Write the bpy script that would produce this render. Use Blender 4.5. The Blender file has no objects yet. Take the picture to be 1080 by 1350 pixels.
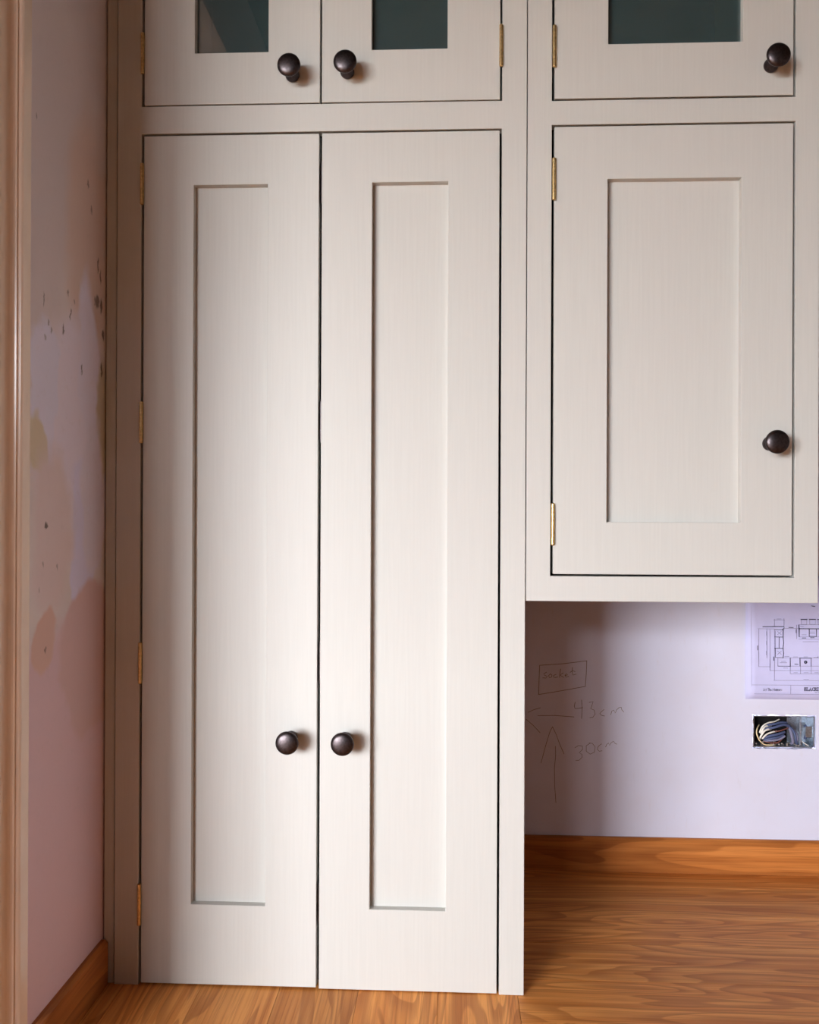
import bpy, bmesh, math, random
from mathutils import Vector, Matrix
random.seed(7)
scene = bpy.context.scene
C = scene.collection

# ------------------------------------------------------------------ camera
F_PX, EYE_Y, EYE_Z = 1180.0, -1.605, 0.8513
YAW, PITCH, ROLL = math.radians(2.606), math.radians(0.079), math.radians(0.2195)
cam_d = bpy.data.cameras.new('camera')
cam = bpy.data.objects.new('camera', cam_d)
C.objects.link(cam)
fw = Vector((-math.sin(YAW) * math.cos(PITCH), math.cos(YAW) * math.cos(PITCH), math.sin(PITCH)))
rt = Vector((math.cos(YAW), math.sin(YAW), 0))
up = rt.cross(fw)
r2 = rt * math.cos(ROLL) + up * math.sin(ROLL)
u2 = up * math.cos(ROLL) - rt * math.sin(ROLL)
m = Matrix((r2, u2, -fw)).transposed().to_4x4()
m.translation = Vector((0, EYE_Y, EYE_Z))
cam.matrix_world = m
cam_d.sensor_fit = 'HORIZONTAL'
cam_d.sensor_width = 36.0
cam_d.lens = 36.0 * F_PX / 1080.0
cam_d.shift_x = 0.684 / 1080
cam_d.shift_y = 5.919 / 1080
cam_d.clip_start = 0.02
scene.camera = cam

# ------------------------------------------------------------------ world, daylight, exposure
ROOM_X0, ROOM_X1, ROOM_Y0, ROOM_Y1, ROOM_H = -5.0, 1.9, -5.0, 0.585, 2.45
WIN = dict(x0=-4.5, x1=-1.80, z0=0.42, z1=2.05, sx0=-1.72, sx1=-1.08, sz0=1.60)   # wide window, plus a small high one added to soften the shadow edges
world = bpy.data.worlds.new('overcast_sky')
scene.world = world
world.use_nodes = True
wn = world.node_tree
bg = wn.nodes['Background']
bg.inputs['Color'].default_value = (0.92, 0.955, 1.01, 1)
bg.inputs['Strength'].default_value = 18.2
for wx0, wx1, wz0 in ((WIN['x0'], WIN['x1'], WIN['z0']), (WIN['sx0'], WIN['sx1'], WIN['sz0'])):
    pl = bpy.data.lights.new('window_portal', 'AREA')
    pl.shape = 'RECTANGLE'
    pl.size = wx1 - wx0
    pl.size_y = WIN['z1'] - wz0
    pl.cycles.is_portal = True
    po = bpy.data.objects.new('window_portal', pl)
    C.objects.link(po)
    po.location = ((wx0 + wx1) / 2, ROOM_Y0 - 0.12, (wz0 + WIN['z1']) / 2)
    po.rotation_euler = (math.radians(90), 0, 0)      # faces +y, into the room
vs = scene.view_settings
vs.view_transform = 'Standard'
vs.look = 'None'
vs.gamma = 1
vs.use_curve_mapping = False
vs.exposure = 1.6


# ------------------------------------------------------------------ node helpers
def srgb(r, g, b):
    f = lambda c: c / 12.92 if c <= 0.04045 else ((c + 0.055) / 1.055) ** 2.4
    return (f(r / 255), f(g / 255), f(b / 255), 1)


class NT:
    def __init__(s, name):
        s.mat = bpy.data.materials.new(name)
        s.mat.use_nodes = True
        s.t = s.mat.node_tree
        s.bsdf = s.t.nodes['Principled BSDF']

    def n(s, kind, **kw):
        nd = s.t.nodes.new(kind)
        for k, v in kw.items():
            setattr(nd, k, v)
        return nd

    def l(s, a, b):
        s.t.links.new(a, b)

    def val(s, sock, v):
        if hasattr(v, 'is_output') or hasattr(v, 'links'):
            s.l(v, sock)
        else:
            sock.default_value = v

    def math(s, op, a, b=None, clamp=False):
        nd = s.n('ShaderNodeMath', operation=op, use_clamp=clamp)
        s.val(nd.inputs[0], a)
        if b is not None:
            s.val(nd.inputs[1], b)
        return nd.outputs[0]

    def mapping(s, vec, scale=(1, 1, 1), loc=(0, 0, 0), rot=(0, 0, 0)):
        nd = s.n('ShaderNodeMapping')
        s.l(vec, nd.inputs['Vector'])
        nd.inputs['Scale'].default_value = scale
        nd.inputs['Location'].default_value = loc
        nd.inputs['Rotation'].default_value = rot
        return nd.outputs[0]

    def noise(s, vec, scale=5, detail=2, rough=0.5, dist=0.0, color=False):
        nd = s.n('ShaderNodeTexNoise')
        s.l(vec, nd.inputs['Vector'])
        nd.inputs['Scale'].default_value = scale
        nd.inputs['Detail'].default_value = detail
        nd.inputs['Roughness'].default_value = rough
        nd.inputs['Distortion'].default_value = dist
        return nd.outputs['Color' if color else 'Fac']

    def mix(s, fac, a, b, blend='MIX'):
        nd = s.n('ShaderNodeMix', data_type='RGBA', blend_type=blend)
        s.val(nd.inputs[0], fac)
        s.val(nd.inputs[6], a)
        s.val(nd.inputs[7], b)
        return nd.outputs[2]

    def ramp(s, fac, stops):
        nd = s.n('ShaderNodeValToRGB')
        s.l(fac, nd.inputs[0])
        el = nd.color_ramp.elements
        while len(el) < len(stops):
            el.new(0.5)
        for e, (p, c) in zip(el, stops):
            e.position = p
            e.color = c
        return nd.outputs[0]

    def rng(s, v, a, b, c=0.0, d=1.0, smooth=True):
        nd = s.n('ShaderNodeMapRange', interpolation_type='SMOOTHSTEP' if smooth else 'LINEAR')
        s.l(v, nd.inputs[0])
        for i, q in enumerate((a, b, c, d)):
            nd.inputs[i + 1].default_value = q
        return nd.outputs[0]

    def obj(s):
        return s.n('ShaderNodeTexCoord').outputs['Object']

    def bump(s, h, strength=0.1, dist=0.001):
        nd = s.n('ShaderNodeBump')
        nd.inputs['Strength'].default_value = strength
        nd.inputs['Distance'].default_value = dist
        s.l(h, nd.inputs['Height'])
        s.l(nd.outputs[0], s.bsdf.inputs['Normal'])

    def set(s, color=None, rough=None, metal=None, spec=None):
        if color is not None:
            s.val(s.bsdf.inputs['Base Color'], color)
        if rough is not None:
            s.val(s.bsdf.inputs['Roughness'], rough)
        if metal is not None:
            s.bsdf.inputs['Metallic'].default_value = metal
        if spec is not None:
            s.bsdf.inputs['Specular IOR Level'].default_value = spec
        return s.mat


def paint_mat(name, base, horizontal=False):
    t = NT(name)
    co = t.obj()
    sc = (7, 60, 260) if horizontal else (260, 60, 7)
    strokes = t.noise(t.mapping(co, sc), 1.0, 3, 0.6)
    blot = t.noise(co, 3.0, 2)
    c1 = tuple(x * 0.978 for x in base[:3]) + (1,)
    c2 = tuple(min(1, x * 1.018) for x in base[:3]) + (1,)
    col = t.mix(t.rng(strokes, .3, .7), c1, c2)
    col = t.mix(t.rng(blot, .35, .7, 0, .35), col, tuple(x * y for x, y in zip(base[:3], (1.0, .975, .985))) + (1,))
    t.set(col, 0.48, spec=0.35)
    t.bump(strokes, 0.06, 0.0006)
    return t.mat


PAINT_C = (0.56, 0.552, 0.518, 1)
PAINT = paint_mat('stone_eggshell_paint', PAINT_C)


def wood_mat(name, light, mid, dark, rough=0.38, rings=15.0):
    t = NT(name)
    co = t.obj()
    rnd = t.n('ShaderNodeObjectInfo').outputs['Random']
    off = t.n('ShaderNodeCombineXYZ')
    t.l(t.math('MULTIPLY', rnd, 31.0), off.inputs[0])
    t.l(t.math('MULTIPLY', rnd, 17.0), off.inputs[1])
    t.l(t.math('MULTIPLY', rnd, 53.0), off.inputs[2])
    ad = t.n('ShaderNodeVectorMath', operation='ADD')
    t.l(co, ad.inputs[0])
    t.l(off.outputs[0], ad.inputs[1])
    v = ad.outputs[0]
    low = t.noise(t.mapping(v, (1.0, 8.0, 8.0)), 1.0, 2, 0.5, 0.6)
    ring = t.math('FRACT', t.math('MULTIPLY', low, rings))
    ringm = t.math('MULTIPLY', t.rng(ring, 0.25, 0.9), t.rng(ring, 1.0, 0.93))
    fib = t.noise(t.mapping(v, (5, 260, 260)), 1.0, 3, 0.7)
    fib2 = t.noise(t.mapping(v, (1.1, 42, 42)), 1.0, 3, 0.62)
    col = t.mix(t.rng(fib2, .36, .64), mid, light)
    col = t.mix(t.math('MULTIPLY', ringm, 0.5), col, dark)
    col = t.mix(t.rng(fib, .45, .72, 0, .5), col, dark)
    shade = t.math('ADD', t.math('MULTIPLY', rnd, 0.28), 0.84)
    sc = t.n('ShaderNodeVectorMath', operation='SCALE')
    t.l(col, sc.inputs[0])
    t.l(shade, sc.inputs['Scale'])
    # sparse knots
    vor = t.n('ShaderNodeTexVoronoi')
    t.l(t.mapping(v, (3.2, 9, 9)), vor.inputs['Vector'])
    vor.inputs['Scale'].default_value = 1.0
    kn = t.rng(vor.outputs['Distance'], 0.02, 0.06, 0.8, 0.0)
    c2 = t.mix(kn, sc.outputs[0], tuple(x * .35 for x in dark[:3]) + (1,))
    t.set(c2, rough, spec=0.22)
    t.bump(fib, 0.12, 0.0005)
    return t.mat


OAK = wood_mat('oiled_oak_boards', (0.86, 0.38, 0.105, 1), (0.68, 0.25, 0.055, 1), (0.34, 0.095, 0.018, 1), 0.46)
SKIRT = wood_mat('stained_wood_skirting', (0.62, 0.225, 0.055, 1), (0.50, 0.165, 0.036, 1), (0.22, 0.06, 0.012, 1), 0.45, 9.0)


def metal_mat(name, col, rough, metal=1.0, bump=0.0):
    t = NT(name)
    n = t.noise(t.obj(), 240, 2)
    t.set(t.mix(t.rng(n, .35, .7), col, tuple(x * .72 for x in col[:3]) + (1,)), rough, metal)
    if bump:
        t.bump(n, bump, 0.0004)
    return t.mat


BRONZE = metal_mat('dark_bronze_knob', (0.085, 0.070, 0.072, 1), 0.36, 1.0)
BRASS = metal_mat('brass_hinge', (0.80, 0.57, 0.26, 1), 0.34)
STEEL = metal_mat('galvanised_steel', (0.48, 0.54, 0.62, 1), 0.40, 1.0, 0.6)


def plain(name, col, rough=0.6, var=0.06, scale=40, spec=0.3):
    t = NT(name)
    n = t.noise(t.obj(), scale, 3)
    t.set(t.mix(t.rng(n, .3, .7), tuple(x * (1 - var) for x in col[:3]) + (1,), tuple(min(1, x * (1 + var)) for x in col[:3]) + (1,)), rough, spec=spec)
    return t.mat


INSIDE = plain('dark_teal_interior_paint', (0.035, 0.045, 0.045, 1), 0.8)
CARCASS = plain('dark_carcass', (0.06, 0.045, 0.035, 1), 0.7)
TRIMP = plain('pinkish_white_gloss_trim', (0.88, 0.74, 0.62, 1), 0.22, 0.03, 12, 0.6)
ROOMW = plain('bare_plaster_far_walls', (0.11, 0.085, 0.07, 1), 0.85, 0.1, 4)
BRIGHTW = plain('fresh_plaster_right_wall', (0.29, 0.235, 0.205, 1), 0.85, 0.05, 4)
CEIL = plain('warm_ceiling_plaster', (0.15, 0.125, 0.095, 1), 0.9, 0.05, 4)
GRASS = plain('garden_ground', (0.07, 0.075, 0.05, 1), 0.9, 0.2, 3)
PENCIL = plain('graphite_pencil', (0.19, 0.135, 0.105, 1), 0.6, 0.25, 60)
INK = plain('printed_ink', (0.055, 0.05, 0.10, 1), 0.7, 0.1, 300)
INKL = plain('printed_fine_line', (0.27, 0.25, 0.40, 1), 0.7, 0.1, 300)
PAPER = plain('drawing_paper', (0.58, 0.56, 0.80, 1), 0.6, 0.02, 30)
FILLER = plain('crumbled_plaster', (0.26, 0.22, 0.20, 1), 0.95, 0.4, 220)
BOXSHADE = plain('painted_box_shade', (0.008, 0.007, 0.007, 1), 0.7, 0.3, 90, 0.15)  # near-black that paints the shade in the left of the socket box
WHITEW = plain('ivory_wire', (0.85, 0.80, 0.72, 1), 0.4)
YELW = plain('cream_wire', (0.80, 0.62, 0.36, 1), 0.4)
BLUEW = plain('blue_grey_wire', (0.075, 0.095, 0.19, 1), 0.4)
BROWNW = plain('brown_wire', (0.17, 0.055, 0.045, 1), 0.4)
GREYW = plain('grey_cable', (0.20, 0.19, 0.28, 1), 0.5)


def wall_plaster():
    t = NT('white_plaster_recess')
    co = t.obj()
    n = t.noise(co, 3.2, 4, 0.6)
    n2 = t.noise(t.mapping(co, (90, 90, 22)), 1.0, 3, 0.6)
    c = t.mix(t.rng(n, .3, .72), (0.66, 0.655, 0.785, 1), (0.64, 0.61, 0.70, 1))
    c = t.mix(t.rng(n2, .6, .85, 0, .22), c, (0.56, 0.48, 0.46, 1))
    t.set(c, 0.8, spec=0.2)
    t.bump(n2, 0.1, 0.0006)
    return t.mat


def wall_patchy():
    """pink plaster with old paint, filler patches and scuffs; coordinates are metres on the wall (y along, z up)"""
    t = NT('patchy_stripped_plaster')
    co = t.obj()
    d = t.noise(co, 9, 3, 0.55, 0, True)
    sub = t.n('ShaderNodeVectorMath', operation='SUBTRACT')
    t.l(d, sub.inputs[0])
    sub.inputs[1].default_value = (.5, .5, .5)
    sc = t.n('ShaderNodeVectorMath', operation='SCALE')
    t.l(sub.outputs[0], sc.inputs[0])
    sc.inputs['Scale'].default_value = 0.085
    ad = t.n('ShaderNodeVectorMath', operation='ADD')
    t.l(co, ad.inputs[0])
    t.l(sc.outputs[0], ad.inputs[1])
    warped = ad.outputs[0]
    sep_w = t.n('ShaderNodeSeparateXYZ')
    t.l(warped, sep_w.inputs[0])
    d2 = t.noise(co, 70, 2, 0.6, 0, True)
    sub2 = t.n('ShaderNodeVectorMath', operation='SUBTRACT')
    t.l(d2, sub2.inputs[0])
    sub2.inputs[1].default_value = (.5, .5, .5)
    sc2 = t.n('ShaderNodeVectorMath', operation='SCALE')
    t.l(sub2.outputs[0], sc2.inputs[0])
    sc2.inputs['Scale'].default_value = 0.016
    ad2 = t.n('ShaderNodeVectorMath', operation='ADD')
    t.l(co, ad2.inputs[0])
    t.l(sc2.outputs[0], ad2.inputs[1])
    sep_r = t.n('ShaderNodeSeparateXYZ')
    t.l(ad2.outputs[0], sep_r.inputs[0])

    def ell(cy, cz, ry, rz, soft=0.12, raw=False):
        s = sep_r if raw else sep_w
        a = t.math('MULTIPLY', t.math('SUBTRACT', s.outputs[1], cy), 1 / ry)
        b = t.math('MULTIPLY', t.math('SUBTRACT', s.outputs[2], cz), 1 / rz)
        q = t.math('SQRT', t.math('ADD', t.math('MULTIPLY', a, a), t.math('MULTIPLY', b, b)))
        return t.rng(q, 1 - soft, 1 + soft, 1, 0)

    big = t.noise(co, 2.2, 3)
    base = t.mix(t.rng(big, .35, .65), (0.825, 0.763, 0.762, 1), (0.720, 0.639, 0.662, 1))
    # bare pink plaster low down
    c = t.mix(t.rng(sep_w.outputs[2], 0.70, 0.62), base, (0.755, 0.567, 0.630, 1))
    for cy, cz, ry, rz, soft, col in [
        (-0.07, 1.32, 0.085, 0.22, 0.3, (0.740, 0.585, 0.540, 1)),
        (-0.12, 0.98, 0.16, 0.21, 0.15, (0.829, 0.766, 0.905, 1)),
        (-0.235, 1.05, 0.045, 0.115, 0.12, (0.784, 0.766, 0.940, 1)),
        (-0.07, 1.13, 0.045, 0.13, 0.2, (0.806, 0.766, 0.928, 1)),
        (-0.26, 0.955, 0.035, 0.045, 0.15, (0.717, 0.626, 0.487, 1)),
        (-0.01, 1.02, 0.035, 0.105, 0.2, (0.650, 0.580, 0.464, 1)),
        (-0.09, 0.80, 0.055, 0.15, 0.12, (0.762, 0.731, 0.940, 1)),
        (-0.05, 0.88, 0.05, 0.14, 0.2, (0.784, 0.742, 0.882, 1)),
        (-0.21, 0.83, 0.07, 0.13, 0.25, (0.780, 0.655, 0.670, 1)),
        (-0.05, 0.60, 0.13, 0.13, 0.08, (0.717, 0.522, 0.534, 1)),
        (-0.235, 0.655, 0.045, 0.05, 0.12, (0.750, 0.530, 0.480, 1)),
    ]:
        c = t.mix(ell(cy, cz, ry, rz, soft), c, col)
    # holes, scuffs and flecks
    for cy, cz, ry, rz, k in [
        (-0.033, 1.235, .010, .014, .8), (-0.015, 1.232, .006, .018, .9), (-0.045, 1.235, .003, .010, .7),
        (-0.012, 1.115, .005, .016, .95), (-0.004, 1.18, .005, .012, .9), (-0.030, 1.302, .004, .016, .8),
        (-0.018, 1.282, .004, .014, .8), (-0.172, 1.157, .0032, .012, .9), (-0.145, 1.187, .0028, .011, .8),
        (-0.098, 1.103, .0035, .011, .8), (-0.243, 1.188, .0035, .015, .7), (-0.228, 1.155, .004, .007, .6),
        (-0.215, 1.147, .003, .006, .6), (-0.238, 1.132, .003, .006, .5), (-0.13, 1.213, .003, .006, .6),
        (-0.155, 1.22, .003, .006, .6), (-0.2305, .838, .005, .006, .95), (-0.243, .776, .003, .007, .5),
        (-0.192, .770, .0026, .007, .5), (-0.256, .735, .0026, .006, .5), (-0.232, .642, .003, .006, .6),
        (-0.06, 1.39, .004, .010, .6), (-0.075, 1.43, .003, .007, .7), (-0.27, 1.46, .003, .006, .6),
    ]:
        c = t.mix(t.math('MULTIPLY', ell(cy, cz, ry * .85, rz * .8, .45, True), k * .85), c, (0.05, 0.032, 0.026, 1))
    fine = t.noise(co, 60, 3, .6)
    c = t.mix(t.rng(fine, .55, .8, 0, .14), c, (0.526, 0.454, 0.442, 1))
    t.set(c, 0.75, spec=0.25)
    t.bump(t.math('ADD', big, t.math('MULTIPLY', fine, .2)), 0.25, 0.004)
    return t.mat


def glass_mat():
    t = NT('cabinet_glass')
    nt = t.t
    nt.nodes.remove(t.bsdf)
    tr = t.n('ShaderNodeBsdfTransparent')
    tr.inputs[0].default_value = (0.70, 0.78, 0.77, 1)
    gl = t.n('ShaderNodeBsdfGlossy')
    gl.inputs['Roughness'].default_value = 0.015
    gl.inputs['Color'].default_value = (1, 1, 1, 1)
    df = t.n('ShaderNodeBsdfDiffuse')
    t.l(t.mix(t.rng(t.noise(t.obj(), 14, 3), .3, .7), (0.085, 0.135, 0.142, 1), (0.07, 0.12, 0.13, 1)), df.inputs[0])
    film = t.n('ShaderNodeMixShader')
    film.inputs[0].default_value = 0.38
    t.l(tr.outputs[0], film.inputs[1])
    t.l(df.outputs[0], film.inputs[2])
    fr = t.n('ShaderNodeFresnel')
    fr.inputs['IOR'].default_value = 1.52
    k = t.math('MULTIPLY', fr.outputs[0], 1.7, True)
    mx = t.n('ShaderNodeMixShader')
    t.l(k, mx.inputs[0])
    t.l(film.outputs[0], mx.inputs[1])
    t.l(gl.outputs[0], mx.inputs[2])
    t.l(mx.outputs[0], nt.nodes['Material Output'].inputs['Surface'])
    return t.mat


GLASS = glass_mat()
PLASTER = wall_plaster()
PATCHY = wall_patchy()


# ------------------------------------------------------------------ mesh helpers
def link(name, me, mat, parent=None, loc=None, rot=None):
    o = bpy.data.objects.new(name, me)
    C.objects.link(o)
    if mat and not me.materials:
        me.materials.append(mat)
    if parent:
        o.parent = parent
    if loc:
        o.location = loc
    if rot:
        o.rotation_euler = rot
    return o


def empty(name, loc, label, cat):
    o = bpy.data.objects.new(name, None)
    C.objects.link(o)
    o.location = loc
    o.empty_display_size = 0.05
    o['label'] = label
    o['category'] = cat
    return o


def struct(o, label=None, cat=None):
    o['kind'] = 'structure'
    if label:
        o['label'] = label
    if cat:
        o['category'] = cat
    return o


def finish(bm, name, smooth=False, bevel=0.0, seg=1):
    bmesh.ops.remove_doubles(bm, verts=bm.verts, dist=1e-6)
    bmesh.ops.recalc_face_normals(bm, faces=bm.faces)
    if bevel:
        es = [e for e in bm.edges if len(e.link_faces) == 2 and e.calc_face_angle(0) > 0.6]
        bmesh.ops.bevel(bm, geom=es, offset=bevel, segments=seg, affect='EDGES', clamp_overlap=True)
    me = bpy.data.meshes.new(name)
    bm.to_mesh(me)
    bm.free()
    if smooth:
        for p in me.polygons:
            p.use_smooth = True
    return me


def plate(us, vs_, holes, d0, d1, axis='Y', bevel=0.0, seg=2, name='plate', org=(0, 0, 0)):
    """slab on a grid of breaks with empty cells; axis = thickness axis"""
    bm = bmesh.new()
    nu, nv = len(us) - 1, len(vs_) - 1
    solid = lambda i, j: 0 <= i < nu and 0 <= j < nv and (i, j) not in holes

    def P(u, v, d):
        p = {'Y': (u, d, v), 'X': (d, u, v), 'Z': (u, v, d)}[axis]
        return Vector(p) - Vector(org)
    cache = {}

    def V(i, j, k):
        if (i, j, k) not in cache:
            cache[(i, j, k)] = bm.verts.new(P(us[i], vs_[j], (d0, d1)[k]))
        return cache[(i, j, k)]
    for i in range(nu):
        for j in range(nv):
            if not solid(i, j):
                continue
            for k in (0, 1):
                bm.faces.new([V(i, j, k), V(i + 1, j, k), V(i + 1, j + 1, k), V(i, j + 1, k)])
            for (di, dj, a, b) in ((-1, 0, (i, j), (i, j + 1)), (1, 0, (i + 1, j), (i + 1, j + 1)),
                                   (0, -1, (i, j), (i + 1, j)), (0, 1, (i, j + 1), (i + 1, j + 1))):
                if not solid(i + di, j + dj):
                    bm.faces.new([V(*a, 0), V(*b, 0), V(*b, 1), V(*a, 1)])
    if bevel:
        bmesh.ops.recalc_face_normals(bm, faces=bm.faces)
        flat = [e for e in bm.edges if len(e.link_faces) == 2 and e.calc_face_angle(0) < 0.01]
        bmesh.ops.dissolve_limit(bm, angle_limit=0.01, verts=bm.verts, edges=flat)
        # faces with a hole cannot be one ngon: dissolve_limit keeps them split, so only sharp edges are bevelled
    return finish(bm, name, bevel=bevel, seg=seg)


def box(x0, x1, y0, y1, z0, z1, bevel=0.0, name='box', seg=2):
    bm = bmesh.new()
    bmesh.ops.create_cube(bm, size=1)
    for v in bm.verts:
        v.co = Vector(((x0 + x1) / 2 + v.co.x * (x1 - x0), (y0 + y1) / 2 + v.co.y * (y1 - y0), (z0 + z1) / 2 + v.co.z * (z1 - z0)))
    return finish(bm, name, bevel=bevel, seg=seg)


def lathe(profile, n=40, axis='Y', name='lathe'):
    """profile of (radius, distance); axis 'Y' points to -y"""
    bm = bmesh.new()
    rings = []
    for r, h in profile:
        ring = []
        for k in range(n if r > 1e-7 else 1):
            a = 2 * math.pi * k / n
            u, v = r * math.cos(a), r * math.sin(a)
            ring.append(bm.verts.new((u, -h, v) if axis == 'Y' else (u, v, h)))
        rings.append(ring)
    for A, B in zip(rings, rings[1:]):
        for k in range(n):
            a0, a1 = A[k % len(A)], A[(k + 1) % len(A)]
            b0, b1 = B[k % len(B)], B[(k + 1) % len(B)]
            vs4 = []
            for q in (a0, a1, b1, b0):
                if q not in vs4:
                    vs4.append(q)
            if len(vs4) > 2:
                bm.faces.new(vs4)
    return finish(bm, name, smooth=True)


def tube(points, r, n=8, sub=6, name='tube'):
    """smooth round tube through the points (Catmull-Rom)"""
    P = [Vector(p) for p in points]
    path = []
    for i in range(len(P) - 1):
        p0, p1, p2, p3 = P[max(i - 1, 0)], P[i], P[i + 1], P[min(i + 2, len(P) - 1)]
        for k in range(sub):
            t = k / sub
            path.append(0.5 * ((2 * p1) + (p2 - p0) * t + (2 * p0 - 5 * p1 + 4 * p2 - p3) * t * t + (3 * p1 - p0 - 3 * p2 + p3) * t ** 3))
    path.append(P[-1])
    bm = bmesh.new()
    rings = []
    for i, p in enumerate(path):
        d = (path[min(i + 1, len(path) - 1)] - path[max(i - 1, 0)]).normalized()
        a = d.cross(Vector((0.31, 0.9, 0.2))).normalized()
        b = d.cross(a)
        rings.append([bm.verts.new(p + a * r * math.cos(2 * math.pi * k / n) + b * r * math.sin(2 * math.pi * k / n)) for k in range(n)])
    for A, B in zip(rings, rings[1:]):
        for k in range(n):
            bm.faces.new([A[k], A[(k + 1) % n], B[(k + 1) % n], B[k]])
    bm.faces.new(rings[0])
    bm.faces.new(rings[-1][::-1])
    return finish(bm, name, smooth=True)


def ribbons(strokes, y, w, name='strokes', th=0.00025):
    """flat pencil/print strokes (lists of (x, z)) on a plane of constant y, facing -y"""
    bm = bmesh.new()
    for st in strokes:
        width = w
        if isinstance(st[0], (int, float)):
            width, st = st[0], st[1]
        L, R = [], []
        for i, (x, z) in enumerate(st):
            a = st[max(i - 1, 0)]
            b = st[min(i + 1, len(st) - 1)]
            d = Vector((b[0] - a[0], b[1] - a[1]))
            if d.length < 1e-9:
                d = Vector((1, 0))
            d.normalize()
            nrm = Vector((-d.y, d.x)) * width / 2
            e = d * (width / 2 if i == len(st) - 1 else (-width / 2 if i == 0 else 0))
            L.append((x + nrm.x + e.x, z + nrm.y + e.y))
            R.append((x - nrm.x + e.x, z - nrm.y + e.y))
        lo = [[bm.verts.new((q[0], yy, q[1])) for q in side] for yy in (y - th, y) for side in (L, R)]
        n = len(st)
        for i in range(n - 1):
            bm.faces.new([lo[0][i], lo[0][i + 1], lo[1][i + 1], lo[1][i]])
            bm.faces.new([lo[0][i], lo[0][i + 1], lo[2][i + 1], lo[2][i]])
            bm.faces.new([lo[1][i], lo[1][i + 1], lo[3][i + 1], lo[3][i]])
        for i in (0, n - 1):
            bm.faces.new([lo[0][i], lo[1][i], lo[3][i], lo[2][i]])
    bmesh.ops.recalc_face_normals(bm, faces=bm.faces)
    me = bpy.data.meshes.new(name)
    bm.to_mesh(me)
    bm.free()
    return me


def extrude_profile(pts, z0, z1, name='trim'):
    """closed (x, y) outline swept from z0 to z1"""
    bm = bmesh.new()
    lo = [bm.verts.new((x, y, z0)) for x, y in pts]
    hi = [bm.verts.new((x, y, z1)) for x, y in pts]
    n = len(pts)
    for i in range(n):
        bm.faces.new([lo[i], lo[(i + 1) % n], hi[(i + 1) % n], hi[i]])
    bm.faces.new(lo)
    bm.faces.new(hi[::-1])
    return finish(bm, name)


# ------------------------------------------------------------------ the room
LW = -0.631          # face of the short left wall
RET = -0.435         # where that wall ends in a cased opening
HX0, HX1, HZ0, HZ1 = 0.7305, 0.8800, 0.2995, 0.3800     # hole chopped out for the socket box

floor = struct(link('floor', box(ROOM_X0, ROOM_X1, ROOM_Y0, ROOM_Y1, -0.06, -0.018), OAK),
               'warm orange oiled oak board floor', 'floor')
# boards: lengthwise to the left of the tall cupboard's edge, crosswise to the right of it
PW, GAP = 0.1425, 0.0005
XJ = 0.124
lenA = (ROOM_Y1 - ROOM_Y0) / 2
mesh_long = box(-lenA / 2 + GAP, lenA / 2 - GAP, -PW / 2 + GAP / 2, PW / 2 - GAP / 2, -0.018, 0.0, 0.0004, 'plank_lengthwise', 1)
mesh_cross = box(-(ROOM_X1 - XJ) / 2 + GAP, (ROOM_X1 - XJ) / 2 - GAP, -PW / 2 + GAP / 2, PW / 2 - GAP / 2, -0.018, 0.0, 0.0004, 'plank_crosswise', 1)
k = 0
x = XJ
while x - PW > ROOM_X0:
    for half in (0, 1):
        link('plank', mesh_long, OAK, floor, (x - PW / 2, ROOM_Y1 - lenA * (half + .5), 0), (0, 0, math.radians(90)))
    x -= PW
y = 0.345 + PW
while y - PW > ROOM_Y0:
    link('plank', mesh_cross, OAK, floor, ((XJ + ROOM_X1) / 2, y - PW / 2, 0))
    y -= PW
fill_w = ROOM_Y1 - (0.345 + PW)
link('plank', box(-(ROOM_X1 - XJ) / 2 + GAP, (ROOM_X1 - XJ) / 2 - GAP, -fill_w / 2, fill_w / 2, -0.018, 0.0, 0.0004, 'plank_edge', 1), OAK, floor,
     ((XJ + ROOM_X1) / 2, ROOM_Y1 - fill_w / 2, 0))

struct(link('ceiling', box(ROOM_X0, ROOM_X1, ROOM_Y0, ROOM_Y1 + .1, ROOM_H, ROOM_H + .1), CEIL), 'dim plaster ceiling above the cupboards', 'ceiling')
e_ = 0.006
wall_back = struct(link('wall_back', plate([ROOM_X0, HX0 - e_, HX1 + e_, ROOM_X1], [-0.06, HZ0 - e_, HZ1 + e_, ROOM_H], {(1, 1)}, ROOM_Y1, ROOM_Y1 + 0.1), PLASTER),
                   'pale lavender plaster back wall under the hanging cupboard', 'wall')
wl = link('wall_left', plate([-4.4, RET, ROOM_Y1], [-0.018, 2.16, ROOM_H], {(0, 0)}, LW - 0.11, LW, 'X'), PATCHY)
struct(wl, 'patchy pink and lavender stripped plaster wall beside tall cupboard', 'wall')
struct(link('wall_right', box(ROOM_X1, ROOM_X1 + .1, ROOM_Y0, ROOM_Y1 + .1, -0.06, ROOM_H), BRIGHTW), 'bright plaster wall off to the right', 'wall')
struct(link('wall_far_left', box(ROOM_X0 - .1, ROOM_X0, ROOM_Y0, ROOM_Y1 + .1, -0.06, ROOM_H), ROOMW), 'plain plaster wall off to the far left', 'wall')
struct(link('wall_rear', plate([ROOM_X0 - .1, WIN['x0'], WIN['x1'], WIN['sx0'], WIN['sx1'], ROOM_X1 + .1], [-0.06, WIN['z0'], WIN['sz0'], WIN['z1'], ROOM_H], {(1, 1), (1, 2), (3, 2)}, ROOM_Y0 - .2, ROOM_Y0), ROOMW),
       'plaster wall behind the viewer with a wide garden window', 'wall')
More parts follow.
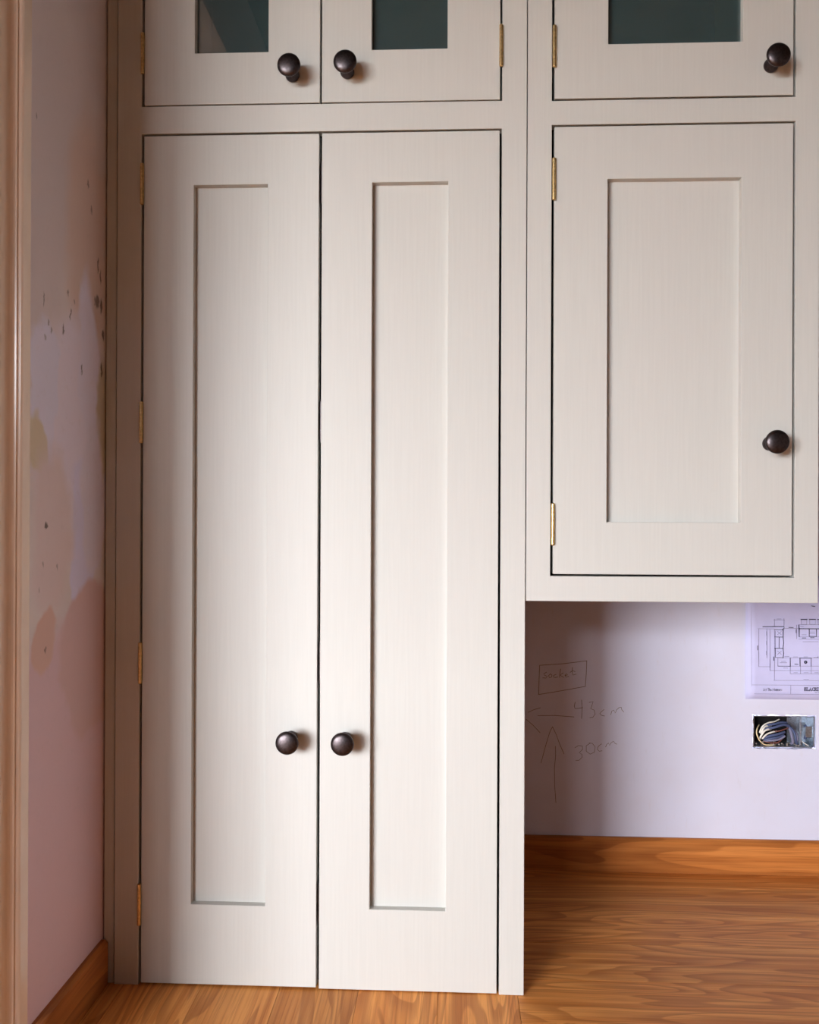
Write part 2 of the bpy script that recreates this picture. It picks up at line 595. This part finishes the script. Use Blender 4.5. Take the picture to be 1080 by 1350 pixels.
# window frame with mullions in the rear wall (the daylight comes through here)
mid = (WIN['x0'] + WIN['x1']) / 2
win = struct(link('window_1', plate([WIN['x0'], WIN['x0'] + .05, mid - .03, mid + .03, WIN['x1'] - .05, WIN['x1']],
                                    [WIN['z0'], WIN['z0'] + .05, WIN['z1'] - .05, WIN['z1']], {(1, 1), (3, 1)}, ROOM_Y0 - .09, ROOM_Y0 - .04), TRIMP),
             'white framed garden window behind the viewer', 'window')
struct(link('added_side_window', plate([WIN['sx0'], WIN['sx0'] + .02, WIN['sx1'] - .02, WIN['sx1']], [WIN['sz0'], WIN['sz0'] + .02, WIN['z1'] - .05, WIN['z1']], {(1, 1)}, ROOM_Y0 - .09, ROOM_Y0 - .04), TRIMP),
       'small high white framed side window added behind the viewer for softer light', 'window')  # unseen extra window, added to let weak light into the shadow edges
g = link('garden_ground', box(-30, 25, -60, ROOM_Y0 - .2, -0.16, -0.06), GRASS)
struct(g, 'dark lawn outside the rear window', 'ground')

# skirting
SK_H, SK_T = 0.0815, 0.0125
bm_s = [(0, 0), (0, SK_H), (-SK_T * .55, SK_H), (-SK_T, SK_H - .005), (-SK_T, 0)]


def skirting(name, length, label):
    bm = bmesh.new()
    a = [bm.verts.new((-length / 2, q[0], q[1])) for q in bm_s]
    b = [bm.verts.new((length / 2, q[0], q[1])) for q in bm_s]
    n = len(bm_s)
    for i in range(n):
        bm.faces.new([a[i], a[(i + 1) % n], b[(i + 1) % n], b[i]])
    bm.faces.new(a)
    bm.faces.new(b[::-1])
    return struct(link(name, finish(bm, name), SKIRT), label, 'skirting')


sb = skirting('baseboard_back', ROOM_X1 - 0.137, 'reddish stained wood skirting along the back wall')
sb.location = ((ROOM_X1 + 0.137) / 2, ROOM_Y1, 0)
SLY = -0.340
sl = skirting('baseboard_left', 0.0 - SLY - 0.001, 'dark stained wood skirting along the patchy left wall')
sl.location = (LW, (SLY - 0.001) / 2 - 0.0005, 0)
sl.rotation_euler = (0, 0, math.radians(90))

# moulded architrave and lining at the end of the left wall
yo = -0.341
prof = [(0, yo), (.026, yo), (.026, yo - .0215)]
for q in range(1, 6):      # bead
    a = q / 5 * math.pi / 2
    prof.append((.026 - .0035 * (1 - math.cos(a)), yo - .0215 - .0035 * math.sin(a)))
prof += [(.0195, yo - .0252), (.0185, yo - .0262), (.0185, yo - .0275), (.0195, yo - .0285)]
for q in range(1, 9):      # cove
    a = q / 8 * math.pi / 2
    prof.append((.0195 - .0140 * math.sin(a), yo - .0285 - .021 * (1 - math.cos(a))))
prof += [(.0053, yo - .085), (.0045, yo - .0935), (.003, yo - .096), (0, yo - .096)]
arch = struct(link('trim_1', extrude_profile([(LW + a, b) for a, b in prof], 0.0, 2.14), TRIMP),
              'pale moulded architrave standing at the end of the left wall', 'trim')
struct(link('trim_2', box(LW - .135, LW, RET - .022, RET - .0005, 0, 2.1595, .002), TRIMP), 'pale flat lining of the opening beside the architrave', 'trim')


# ------------------------------------------------------------------ joinery
KNOB = lathe([(0, 0), (.0118, 0), (.0128, .0018), (.0128, .0045), (.0118, .0075), (.0092, .0105), (.0076, .015), (.0073, .021), (.0086, .0275),
              (.0126, .0325), (.0176, .0352), (.0198, .0372), (.0206, .0392), (.0203, .0412), (.0186, .0432), (.0150, .0449), (.0100, .0461), (.0050, .0467), (0, .0469)], 40, 'Y', 'knob')
hp = [(0, 0), (.0020, 0), (.0029, .0006), (.0033, .0014)]
HL = 0.0755
for q in range(5):
    za, zb = .0014 + (HL - .0028) * q / 5, .0014 + (HL - .0028) * (q + 1) / 5
    hp += [(.0034, za + .0002), (.0034, za + .0007), (.0034, zb - .0007), (.0034, zb - .0002)]
    if q < 4:
        hp += [(.00325, zb - .0001), (.00325, zb + .0001)]
hp += [(.0033, HL - .0014), (.0029, HL - .0006), (.0020, HL), (0, HL)]
HINGE = lathe(hp, 20, 'Z', 'hinge')
DT = 0.022


def door(parent, x0, x1, z0, z1, ix0, ix1, iz0, iz1, knob, hinges, hx, glazed=False, label=None):
    """framed door, front face flush at y = 0; origin at its lower hinge corner"""
    org = Vector((x0, 0, z0))
    d = link('door', plate([x0, ix0, ix1, x1], [z0, iz0, iz1, z1], {(1, 1)}, 0, DT, 'Y', 0.0007, 1, 'door_frame', org), PAINT, parent)
    d.location = org - parent.location
    if label:
        d['label'] = label
    if glazed:
        p = link('glass_pane', box(ix0 - .006 - x0, ix1 + .006 - x0, .0150, .0190, iz0 - .006 - z0, iz1 + .006 - z0), GLASS, d)
        p['label'] = 'dark reflective glass pane'
    else:
        p = link('panel', box(ix0 - .0055 - x0, ix1 + .0055 - x0, .0155, .0215, iz0 - .0055 - z0, iz1 + .0055 - z0), PAINT, d)
    kx, kz = knob
    kn = link('knob', KNOB, BRONZE, d, (kx - x0, 0, kz - z0))
    kn['label'] = 'round dark bronze mushroom knob'
    for hz in hinges:
        h = link('hinge', HINGE, BRASS, d, (hx - x0, -0.0028, hz - z0))
        h['label'] = 'slim brass butt hinge barrel'
    return d


# --- tall cupboard
TX0, TX1, TTOP = -0.6075, 0.1350, 2.215
gl_, gm, gr = -0.5605, -0.2352, 0.0884
t_cup = empty('tall_cupboard', ((TX0 + TX1) / 2, 0.3, 0), 'tall stone-painted floor-standing cupboard with four doors, against the patchy wall', 'cupboard')


def child(name, me, mat, parent, label=None):
    o = link(name, me, mat, parent)
    o.location = -parent.location
    if label:
        o['label'] = label
    return o


ZB = 0.004          # bottom of the lower door opening (runs to the floor)
child('face_frame', plate([TX0, gl_ - .0024, gr + .0026, TX1], [0.0, 1.5481, 1.5978, 2.142, TTOP], {(1, 0), (1, 2)}, 0, DT, 'Y', 0.0007, 1, 'face_frame'), PAINT, t_cup)
BX = .018
child('side_panel', box(TX0 + .001, TX0 + BX, DT, ROOM_Y1 - .002, 0, TTOP), CARCASS, t_cup)
child('side_panel', box(TX1 - BX, TX1, DT, ROOM_Y1 - .002, 0, TTOP, .0007), PAINT, t_cup)
child('back_panel', box(TX0 + BX, TX1 - BX, ROOM_Y1 - .012, ROOM_Y1 - .002, 0.0, TTOP), INSIDE, t_cup)
child('base_panel', box(TX0 + BX, TX1 - BX, .035, ROOM_Y1 - .012, 0.0, .018), CARCASS, t_cup)
child('shelf', box(TX0 + BX, TX1 - BX, DT, ROOM_Y1 - .012, 1.560, 1.585), INSIDE, t_cup)
child('top_panel', box(TX0 + BX, TX1 - BX, DT, ROOM_Y1 - .012, TTOP - .02, TTOP), INSIDE, t_cup)
child('scribe_strip', box(LW + .0026, TX0 - .0024, .004, .022, SK_H * 0, TTOP, .0005), PAINT, t_cup, 'narrow filler strip scribed to the wall')
g2 = .0022
door(t_cup, gl_ + g2, gm - .0026, ZB, 1.5470 - .0030, -.4666, -.3311, .1485, 1.4538, (-.2848, .4535), (0.1090, 0.5475, 0.9850, 1.4185), gl_ - .0006,
     label='lower door nearest the left wall, with four brass hinges')
d2 = door(t_cup, gm + .0026, gr - .0016, ZB - .002, 1.5470 - .0026, -.1415, -.0050, .1470, 1.4545, (-.1870, .4530), (), 0,
          label='lower door folding beside the hanging cupboard')
for hz in (.115, .55, .985, 1.418):     # dark folding hinge leaves seen in the gap between the two lower doors
    link('hinge_leaf', box(-.0016, 0, .0015, .016, 0, .074), BRONZE, d2, (0, 0, hz))
door(t_cup, gl_ + g2, gm - .0018, 1.5985 + .0016, 2.1395, -.4657, -.3309, 1.6932, 2.045, (-.2865, 1.6490), (1.656, 2.02), gl_ - .0006, True,
     label='upper glazed door nearest the left wall')
door(t_cup, gm + .0018, gr - .0012, 1.5985 + .0016, 2.1395, -.1435, -.0070, 1.6932, 2.045, (-.1870, 1.6530), (1.6575, 2.02), gr + .0004, True,
     label='upper glazed door above the middle')

# --- hanging cupboard
WX0, WX1, WZ0 = 0.1366, 0.6478, 0.7037
we, wf = 0.1822, 0.6042
w_cup = empty('wall_cupboard', ((WX0 + WX1) / 2, 0.3, WZ0), 'stone-painted hanging cupboard with two doors, raised above the bare wall', 'cupboard')
child('face_frame', plate([WX0, we - .0027, wf + .0026, WX1], [WZ0, .7483, 1.5528, 1.5957, 2.142, TTOP], {(1, 1), (1, 3)}, 0, DT, 'Y', 0.0007, 1, 'face_frame'), PAINT, w_cup)
child('side_panel', box(WX0, WX0 + BX, DT, ROOM_Y1 - .002, WZ0, TTOP), CARCASS, w_cup)
child('side_panel', box(WX1 - BX, WX1, DT, ROOM_Y1 - .002, WZ0, TTOP, .0007), PAINT, w_cup)
child('back_panel', box(WX0 + BX, WX1 - BX, ROOM_Y1 - .012, ROOM_Y1 - .002, WZ0, TTOP), INSIDE, w_cup)
child('base_panel', box(WX0 + BX, WX1 - BX, DT, ROOM_Y1 - .012, WZ0 + .012, WZ0 + .03), CARCASS, w_cup)
child('shelf', box(WX0 + BX, WX1 - BX, DT, ROOM_Y1 - .012, 1.560, 1.585), INSIDE, w_cup)
child('top_panel', box(WX0 + BX, WX1 - BX, DT, ROOM_Y1 - .012, TTOP - .02, TTOP), INSIDE, w_cup)
door(w_cup, we + .0021, wf - .0018, .7490 + .0030, 1.5520 - .0028, .2787, .5132, .8450, 1.4550, (.5622, .9842), (.8030, 1.4175), we + .0012,
     label='panelled lower door of the hanging cupboard')
door(w_cup, we + .0021, wf - .0018, 1.5965 + .0028, 2.1395, .2787, .5150, 1.6950, 2.045, (.5622, 1.6500), (1.6540, 2.02), we + .0012, True,
     label='glazed upper door of the hanging cupboard')


# ------------------------------------------------------------------ things on the back wall
def W(px, py):
    """drawing units (about 1.8 mm) to metres on the back wall"""
    return (0.1856 + (px - 693) * .0018105 + (py - 850) * .000006, 0.5432 - (py - 850) * .001833 + (px - 693) * .0000235)


def zs(ox, oy, k, pts):
    return [W(ox + a / k, oy + b / k) for a, b in pts]


YW = ROOM_Y1 - .00005
Z7 = lambda pts: zs(690, 850, 6.1375, pts)
note = link('pencil_note', ribbons([
    Z7([(135, 168), (330, 155), (520, 132)]), Z7([(520, 132), (516, 235), (508, 340)]), Z7([(508, 340), (330, 372), (126, 406)]), Z7([(126, 406), (130, 280), (134, 168)]),
    # 'socket' scrawled in the box
    Z7([(190, 225), (168, 236), (176, 250), (198, 258), (186, 272), (160, 270)]), Z7([(222, 238), (208, 252), (216, 270), (234, 262), (234, 246), (222, 238)]),
    Z7([(268, 242), (250, 250), (248, 264), (262, 268), (282, 262)]), Z7([(306, 198), (300, 234), (298, 266)]), Z7([(326, 230), (302, 248), (330, 266)]),
    Z7([(342, 252), (364, 246), (354, 236), (342, 250), (350, 264), (372, 258)]), Z7([(404, 186), (400, 220), (408, 248), (432, 240)]), Z7([(384, 226), (404, 210), (424, 220)]),
], YW, .0013, 'pencil_box'), PENCIL, wall_back)
note['label'] = 'pencilled rectangle with the word socket'
note = link('pencil_note', ribbons([
    Z7([(120, 578), (260, 576), (415, 588)]), Z7([(40, 550), (90, 528), (140, 514)]), Z7([(22, 606), (80, 655), (138, 716)]),
    # 43cm
    Z7([(425, 468), (418, 500), (424, 520), (450, 518), (486, 512)]), Z7([(478, 450), (482, 520), (478, 600)]),
    Z7([(540, 470), (572, 462), (560, 500), (552, 520), (580, 532), (588, 565), (570, 590), (545, 594)]),
    Z7([(660, 528), (636, 548), (626, 562), (640, 574), (664, 580)]),
    Z7([(716, 568), (724, 540), (740, 532), (752, 556), (764, 528), (784, 512), (800, 508), (806, 530), (822, 548)]),
], YW, .0012, 'pencil_width'), PENCIL, wall_back)
note['label'] = 'pencilled arrow to the left reading 43cm'
note = link('pencil_note', ribbons([
    Z7([(146, 962), (190, 800), (220, 705), (240, 668)]), Z7([(240, 668), (270, 730), (300, 812), (334, 888)]), Z7([(264, 826), (266, 900), (256, 1000), (258, 1150), (268, 1284)]),
    # 30cm
    Z7([(424, 838), (452, 820), (484, 824), (486, 850), (458, 880), (480, 890), (482, 915), (456, 940), (430, 942)]),
    Z7([(548, 800), (516, 822), (516, 866), (548, 890), (582, 874), (588, 830), (566, 802), (540, 800)]),
    Z7([(640, 806), (614, 826), (606, 850), (622, 866), (644, 862)]),
    Z7([(674, 830), (684, 808), (698, 800), (706, 818), (718, 798), (738, 784), (748, 800), (764, 808)]),
], YW, .0012, 'pencil_height'), PENCIL, wall_back)
note['label'] = 'pencilled upward arrow reading 30cm'

# --- kitchen plan sheet, tucked up behind the hanging cupboard's lower edge line
sheet = empty('plan_drawing', (0.92, ROOM_Y1, .421), 'lavender-white kitchen plan drawing stuck on the wall above the open socket box', 'drawing')
PX0, PX1, PZ0, PZ1 = .7115, 1.1300, .4190, .7150
bm = bmesh.new()
nx, nz = 16, 12
grid = []
for i in range(nx + 1):
    col_ = []
    for j in range(nz + 1):
        u, v = i / nx, j / nz
        lift = .0006 + .0028 * max(0, 1 - u * 9) ** 2 + .0012 * max(0, 1 - v * 7) ** 2
        col_.append([bm.verts.new((PX0 + (PX1 - PX0) * u, ROOM_Y1 - lift - t_, PZ0 + (PZ1 - PZ0) * v - .002 * u * (1 - v))) for t_ in (0.0002, 0)])
    grid.append(col_)
for i in range(nx):
    for j in range(nz):
        for t_ in (0, 1):
            bm.faces.new([grid[i][j][t_], grid[i + 1][j][t_], grid[i + 1][j + 1][t_], grid[i][j + 1][t_]])
for i in range(nx):
    for j in (0, nz):
        bm.faces.new([grid[i][j][0], grid[i + 1][j][0], grid[i + 1][j][1], grid[i][j][1]])
for j in range(nz):
    for i in (0, nx):
        bm.faces.new([grid[i][j][0], grid[i][j + 1][0], grid[i][j + 1][1], grid[i][j][1]])
child('paper_sheet', finish(bm, 'paper_sheet', smooth=True), PAPER, sheet)
ZA = lambda pts: zs(975, 790, 10.286, pts)
ZC = lambda pts: zs(975, 850, 10.286, pts)
YP = ROOM_Y1 - .0022
dash = lambda f, x, y, l, vert=False: f([(x, y - l / 2), (x, y + l / 2)] if vert else [(x - l / 2, y), (x + l / 2, y)])
rect = lambda f, a, b, c, d: f([(a, b), (c, b), (c, d), (a, d), (a, b)])
fine = [
    ZA([(158, -300), (166, 400), (170, 700)]) + ZC([(172, 300), (170, 668)]), ZC([(172, 548), (690, 552), (2400, 566)]), ZC([(170, 668), (700, 674), (2400, 690)]), ZC([(698, 552), (696, 674)]),
    ZA([(478, 280), (478, 372)]), ZA([(606, 272), (606, 370)]), ZA([(470, 290), (615, 290)]), ZA([(268, 408), (268, 830)]), ZC([(268, 100), (268, 302)]), ZA([(258, 408), (480, 412)]),
    ZA([(418, 420), (420, 930)]), ZC([(418, 200), (418, 354)]), ZA([(376, 420), (376, 800)]), ZA([(478, 420), (478, 800)]), ZC([(268, 302), (420, 304)]), ZC([(418, 354), (1900, 362)]),
    ZC([(478, 190), (478, 488)]), ZC([(470, 488), (1900, 496)]), ZC([(690, 300), (690, 400)]), ZC([(828, 300), (828, 400)]), ZC([(970, 300), (970, 400)]), ZC([(700, 400), (1900, 404)]),
    ZC([(520, 295), (1900, 300)]), ZC([(520, 182), (1900, 190)]), ZC([(524, 190), (524, 294)]),
    ZA([(520, 445), (570, 490)]), ZA([(570, 445), (520, 490)]), ZA([(520, 710), (570, 755)]), ZA([(570, 710), (520, 755)]), ZA([(490, 440), (490, 510)]), ZA([(490, 530), (490, 660)]),
    rect(ZA, 838, 290, 910, 352), rect(ZA, 950, 290, 1026, 352), rect(ZA, 1062, 290, 1138, 352), ZA([(812, 355), (1500, 360)]), ZA([(812, 520), (1500, 524)]), ZA([(804, 550), (1500, 552)]),
    ZA([(775, 360), (775, 545)]), ZA([(620, 405), (800, 408)]), ZA([(860, 585), (1060, 585)]),
    dash(ZA, 540, 277, 54), dash(ZA, 372, 470, 50, True), dash(ZA, 372, 600, 50, True), dash(ZA, 368, 735, 50, True), dash(ZA, 845, 378, 44),
    dash(ZC, 645, 165, 60), dash(ZC, 762, 172, 56), dash(ZC, 898, 172, 50), dash(ZC, 1030, 178, 50), dash(ZC, 628, 322, 60), dash(ZC, 762, 384, 50), dash(ZC, 902, 384, 56), dash(ZC, 1042, 384, 50), dash(ZC, 903, 474, 66),
    dash(ZC, 600, 232, 60), dash(ZC, 598, 250, 90), dash(ZA, 875, 492, 60), dash(ZA, 985, 455, 60), dash(ZA, 985, 475, 70),
]
heavy = [
    (.0019, ZA([(325, 380), (608, 380), (606, 408), (590, 416)])), (.0013, ZA([(484, 420), (596, 424)])), (.0015, ZA([(596, 424), (594, 520), (602, 600), (592, 672), (602, 740), (594, 800)])),
    (.0014, ZA([(480, 520), (596, 522)])), (.0014, ZA([(484, 672), (596, 674)])), (.0012, ZA([(542, 528), (540, 668)])), (.0012, ZA([(490, 680), (492, 796), (596, 800)])),
    (.0018, ZC([(470, 172), (470, 218)])), (.0016, ZC([(690, 190), (690, 296)])), (.0018, ZC([(820, 190), (822, 294)])), (.0014, ZC([(970, 190), (970, 296)])), (.0013, ZC([(816, 188), (974, 190)])), (.0012, ZC([(530, 296), (690, 298)])),
    (.0018, ZA([(806, 360), (810, 516)])), (.0019, ZA([(806, 410), (1500, 416)])), (.0018, ZA([(944, 420), (944, 512), (1040, 516), (1040, 420)])),
    (.0019, ZA([(834, 284), (914, 284)])), (.0019, ZA([(946, 284), (1028, 284)])), (.0019, ZA([(1056, 286), (1140, 286)])),
    (.0018, ZA([(978, 104), (1018, 112)])), (.0015, ZA([(254, 638), (254, 694)])), (.0014, ZA([(770, 420), (770, 465)])), (.0014, ZA([(672, 392), (730, 394)])), (.0013, ZA([(850, 535), (900, 535)])), (.0013, ZA([(962, 532), (1012, 532)])),
    (.0016, ZC([(752, 270), (795, 272)])), (.0012, ZC([(1060, 172), (1060, 180)])),
]
dot = [W(975 + (896 + 14 * math.cos(a * math.pi / 6)) / 10.286, 850 + (243 + 14 * math.sin(a * math.pi / 6)) / 10.286) for a in range(13)]
heavy.append((.0030, dot))
child('printed_fine_lines', ribbons(fine, YP, .0009, 'fine_lines'), INKL, sheet)
child('printed_plan_lines', ribbons(heavy, YP, .0014, 'plan_lines'), INK, sheet)
# lettering: maker's name in serif capitals and the small job title to its left
GL = {'B': ([(0, 0), (0, 1)], [(0, 1), (.4, 1), (.52, .78), (.4, .53), (0, .53)], [(.4, .53), (.6, .28), (.42, 0), (0, 0)]),
      'L': ([(0, 0), (0, 1)], [(-.12, 1), (.15, 1)], [(-.12, 0), (.5, 0), (.55, .25)]),
      'A': ([(0, 0), (.32, 1), (.64, 0)], [(.12, .35), (.52, .35)], [(-.1, 0), (.12, 0)], [(.5, 0), (.76, 0)]),
      'C': ([(.6, .8), (.4, 1), (.15, .9), (.02, .5), (.15, .1), (.4, 0), (.62, .2)],),
      'K': ([(0, 0), (0, 1)], [(.55, 1), (.02, .45)], [(.18, .55), (.6, 0)], [(-.12, 0), (.14, 0)], [(-.12, 1), (.14, 1)], [(.48, 0), (.72, 0)]),
      'I': ([(0, 0), (0, 1)], [(-.14, 0), (.14, 0)], [(-.14, 1), (.14, 1)]),
      't': ([(.12, .8), (.12, .1), (.28, 0)], [(0, .62), (.3, .62)]), 'T': ([(.25, 0), (.25, 1)], [(0, 1), (.5, 1)]),
      'h': ([(0, 0), (0, 1)], [(0, .45), (.2, .6), (.34, .45), (.34, 0)]), 'e': ([(0, .32), (.34, .32), (.18, .6), (0, .32), (.12, 0), (.34, .1)],),
      'M': ([(0, 0), (.04, 1), (.35, .2), (.66, 1), (.7, 0)],), 'a': ([(.34, .6), (.05, .5), (.05, .05), (.3, .1), (.34, .6), (.36, 0)],),
      'n': ([(0, 0), (0, .6)], [(0, .45), (.2, .6), (.34, .45), (.34, 0)]), 's': ([(.3, .55), (.05, .5), (.28, .22), (.02, .04)],), 'o': ([(.17, 0), (0, .3), (.17, .6), (.34, .3), (.17, 0)],),
      'r': ([(0, 0), (0, .6)], [(0, .42), (.24, .58)])}
ADV = {'B': .82, 'L': .78, 'A': .92, 'C': .86, 'K': .92, 'I': .5, 't': .38, 'T': .6, 'M': .86, ' ': .35, 'r': .36}


def word(f, text, x, y, h):
    out = []
    for ch in text:
        for st in GL.get(ch, ()):
            out.append(f([(x + a * h, y - b * h) for a, b in st]))
        x += ADV.get(ch, .48) * h
    return out


tx = child('printed_lettering', ribbons([(.0014, s) for s in word(ZC, 'BLACKI', 880, 628, 42)] + [(.0007, s) for s in word(ZC, 'At The Manners', 328, 628, 36)] +
                                        [(.0008, ZC([(1022, 652), (1050, 652)])), (.0008, ZC([(1066, 653), (1078, 653)]))], YP, .001, 'lettering'), INK, sheet)

for o in sheet.children:
    if o.name.startswith('printed'):
        o['kind'] = 'stuff'

# --- chopped-out socket box with loose wires
hole = bmesh.new()
rnd = random.Random(3)
loop_o, loop_i, loop_b = [], [], []
per = []
N1, N2 = 18, 10
x0, x1, z0, z1 = HX0 - e_, HX1 + e_, HZ0 - e_, HZ1 + e_
a0, a1, b0, b1 = HX0, HX1, HZ0, HZ1
for i in range(N1):
    u = i / N1
    per.append(((x0 + (x1 - x0) * u, z0), (a0 + (a1 - a0) * u, b0)))
for i in range(N2):
    u = i / N2
    per.append(((x1, z0 + (z1 - z0) * u), (a1, b0 + (b1 - b0) * u)))
for i in range(N1):
    u = 1 - i / N1
    per.append(((x0 + (x1 - x0) * u, z1), (a0 + (a1 - a0) * u, b1)))
for i in range(N2):
    u = 1 - i / N2
    per.append(((x0, z0 + (z1 - z0) * u), (a0, b0 + (b1 - b0) * u)))
for (o, i_) in per:
    jx, jz = rnd.uniform(-.0016, .0016), rnd.uniform(-.0016, .0016)
    loop_o.append(hole.verts.new((o[0], ROOM_Y1, o[1])))
    loop_i.append(hole.verts.new((i_[0] + jx, ROOM_Y1 + .0004, i_[1] + jz)))
    loop_b.append(hole.verts.new((i_[0] + jx * .3, ROOM_Y1 + .012, i_[1] + jz * .3)))
n = len(per)
for i in range(n):
    j = (i + 1) % n
    hole.faces.new([loop_o[i], loop_o[j], loop_i[j], loop_i[i]])
    hole.faces.new([loop_i[i], loop_i[j], loop_b[j], loop_b[i]])
pe = link('plaster_edge', finish(hole, 'plaster_edge'), PLASTER, wall_back)
pe['label'] = 'ragged chopped plaster edge round the socket hole'

sock = empty('socket_box', ((HX0 + HX1) / 2, ROOM_Y1 + .045, HZ0), 'open metal socket back box with loose coiled wires, sunk in the plaster wall', 'socket box')
BY0, BY1 = ROOM_Y1 + .004, ROOM_Y1 + .055
bb = bmesh.new()
q = .0022
o_ = [(HX0 + q, HZ0 + q), (HX1 - q, HZ0 + q), (HX1 - q, HZ1 - q), (HX0 + q, HZ1 - q)]
i_ = [(HX0 + 2 * q, HZ0 + 2 * q), (HX1 - 2 * q, HZ0 + 2 * q), (HX1 - 2 * q, HZ1 - 2 * q), (HX0 + 2 * q, HZ1 - 2 * q)]
vo0 = [bb.verts.new((a, BY0, b)) for a, b in o_]
vo1 = [bb.verts.new((a, BY1, b)) for a, b in o_]
vi0 = [bb.verts.new((a, BY0, b)) for a, b in i_]
vi1 = [bb.verts.new((a, BY1 - .002, b)) for a, b in i_]
for i in range(4):
    j = (i + 1) % 4
    bb.faces.new([vo0[i], vo0[j], vo1[j], vo1[i]])
    bb.faces.new([vi0[i], vi1[i], vi1[j], vi0[j]])
    bb.faces.new([vo0[i], vi0[i], vi0[j], vo0[j]])
bb.faces.new(vo1)
bb.faces.new(vi1[::-1])
child('metal_box', finish(bb, 'metal_box'), STEEL, sock)
child('shade_sheet', plate([HX0 + 2 * q, HX0 + 2 * q + .002, .8290], [HZ0 + 2 * q, HZ1 - 2 * q - .002, HZ1 - 2 * q], set(), BY1 - .006, BY1 - .002), BOXSHADE, sock, 'black sheet standing in for shade at the back of the box')  # black sheets added over the steel as painted shade, left and top
child('shade_sheet', box(HX0 + 2 * q, HX0 + 2 * q + .0015, BY0 + .001, BY1 - .006, HZ0 + 2 * q, HZ1 - 2 * q), BOXSHADE, sock)
child('shade_sheet', box(HX0 + 2 * q + .0015, .8220, BY0 + .001, BY1 - .006, HZ1 - 2 * q - .0015, HZ1 - 2 * q), BOXSHADE, sock)
# crumbs of mortar lying along the bottom, fixing lug on the right
child('fixing_lug', box(HX1 - .022, HX1 - .0045, BY0 + .004, BY0 + .006, .326, .352, .001), STEEL, sock)
child('fixing_rail', box(.8455, .8500, BY0 + .006, BY0 + .012, HZ0 + .0045, HZ1 - .0045, .001), STEEL, sock)
cr = bmesh.new()
for i in range(46):
    s = rnd.uniform(.001, .003)
    bmesh.ops.create_icosphere(cr, subdivisions=1, radius=s, matrix=Matrix.Translation((rnd.uniform(HX0 + .008, HX1 - .008), rnd.uniform(BY0 + .004, BY1 - .008), HZ0 + .0055 + s * .5)))
mc = child('mortar_crumbs', finish(cr, 'mortar_crumbs'), FILLER, sock)
mc['kind'] = 'stuff'
ZD = lambda x, y, d: (lambda w: (w[0], ROOM_Y1 + d, w[1]))(W(980 + x / 10.8, 930 + y / 10.8))
wires = [
    (YELW, .0017, [(300, 318, .03), (240, 345, .014), (218, 410, .008), (250, 500, .006), (320, 565, .008), (400, 583, .012), (505, 584, .018)], 'cream wire looping lowest'),
    (WHITEW, .0019, [(600, 248, .036), (500, 262, .022), (400, 268, .014), (320, 300, .010), (285, 350, .010), (276, 410, .016)], 'ivory wire, top loop'),
    (WHITEW, .0024, [(470, 330, .03), (400, 318, .018), (340, 325, .012), (300, 370, .009), (290, 420, .014)], 'ivory wire'),
    (WHITEW, .0025, [(450, 378, .024), (390, 362, .012), (330, 378, .008), (285, 430, .006), (272, 480, .010), (300, 510, .020)], 'ivory wire'),
    (WHITEW, .0022, [(530, 395, .020), (440, 402, .012), (370, 420, .008), (325, 450, .006), (305, 490, .010)], 'ivory wire'),
    (BLUEW, .0032, [(690, 290, .03), (600, 272, .022), (500, 288, .016), (420, 300, .016), (340, 330, .020)], None),
    (BLUEW, .0034, [(720, 330, .024), (620, 300, .016), (520, 320, .012), (440, 345, .014), (340, 360, .020)], None),
    (BLUEW, .0034, [(640, 410, .020), (540, 425, .012), (440, 445, .010), (360, 470, .012), (320, 500, .018)], None),
    (BLUEW, .0032, [(620, 450, .016), (520, 470, .010), (420, 490, .010), (340, 515, .016)], None),
    (GREYW, .0028, [(630, 455, .012), (540, 500, .010), (430, 520, .012), (340, 535, .02)], None),
    (BROWNW, .0017, [(680, 345, .016), (600, 362, .010), (530, 385, .012), (470, 395, .018)], 'dark red-brown wire'),
    (BROWNW, .0017, [(590, 500, .014), (530, 540, .010), (440, 555, .012), (340, 540, .018)], 'dark red-brown wire'),
    (GREYW, .0040, [(690, 300, .034), (720, 380, .020), (725, 460, .012), (745, 540, .014), (740, 575, .022)], None),
    (GREYW, .0038, [(730, 330, .034), (780, 400, .020), (800, 470, .012), (800, 560, .016)], None),
    (BLUEW, .0030, [(700, 320, .03), (750, 380, .016), (770, 450, .010), (780, 520, .010), (810, 575, .016)], None),
    (BLUEW, .0034, [(960, 330, .034), (985, 400, .024), (940, 450, .016), (930, 500, .02)], None),
    (WHITEW, .0011, [(830, 470, .020), (880, 540, .012), (960, 590, .010)], 'thin bare strand'),
]
for mt, r, pts, lab in wires:
    w = child('wire', tube([ZD(*p) for p in pts], r * .92, 8, 5, 'wire'), mt, sock)
    if lab:
        w['label'] = lab
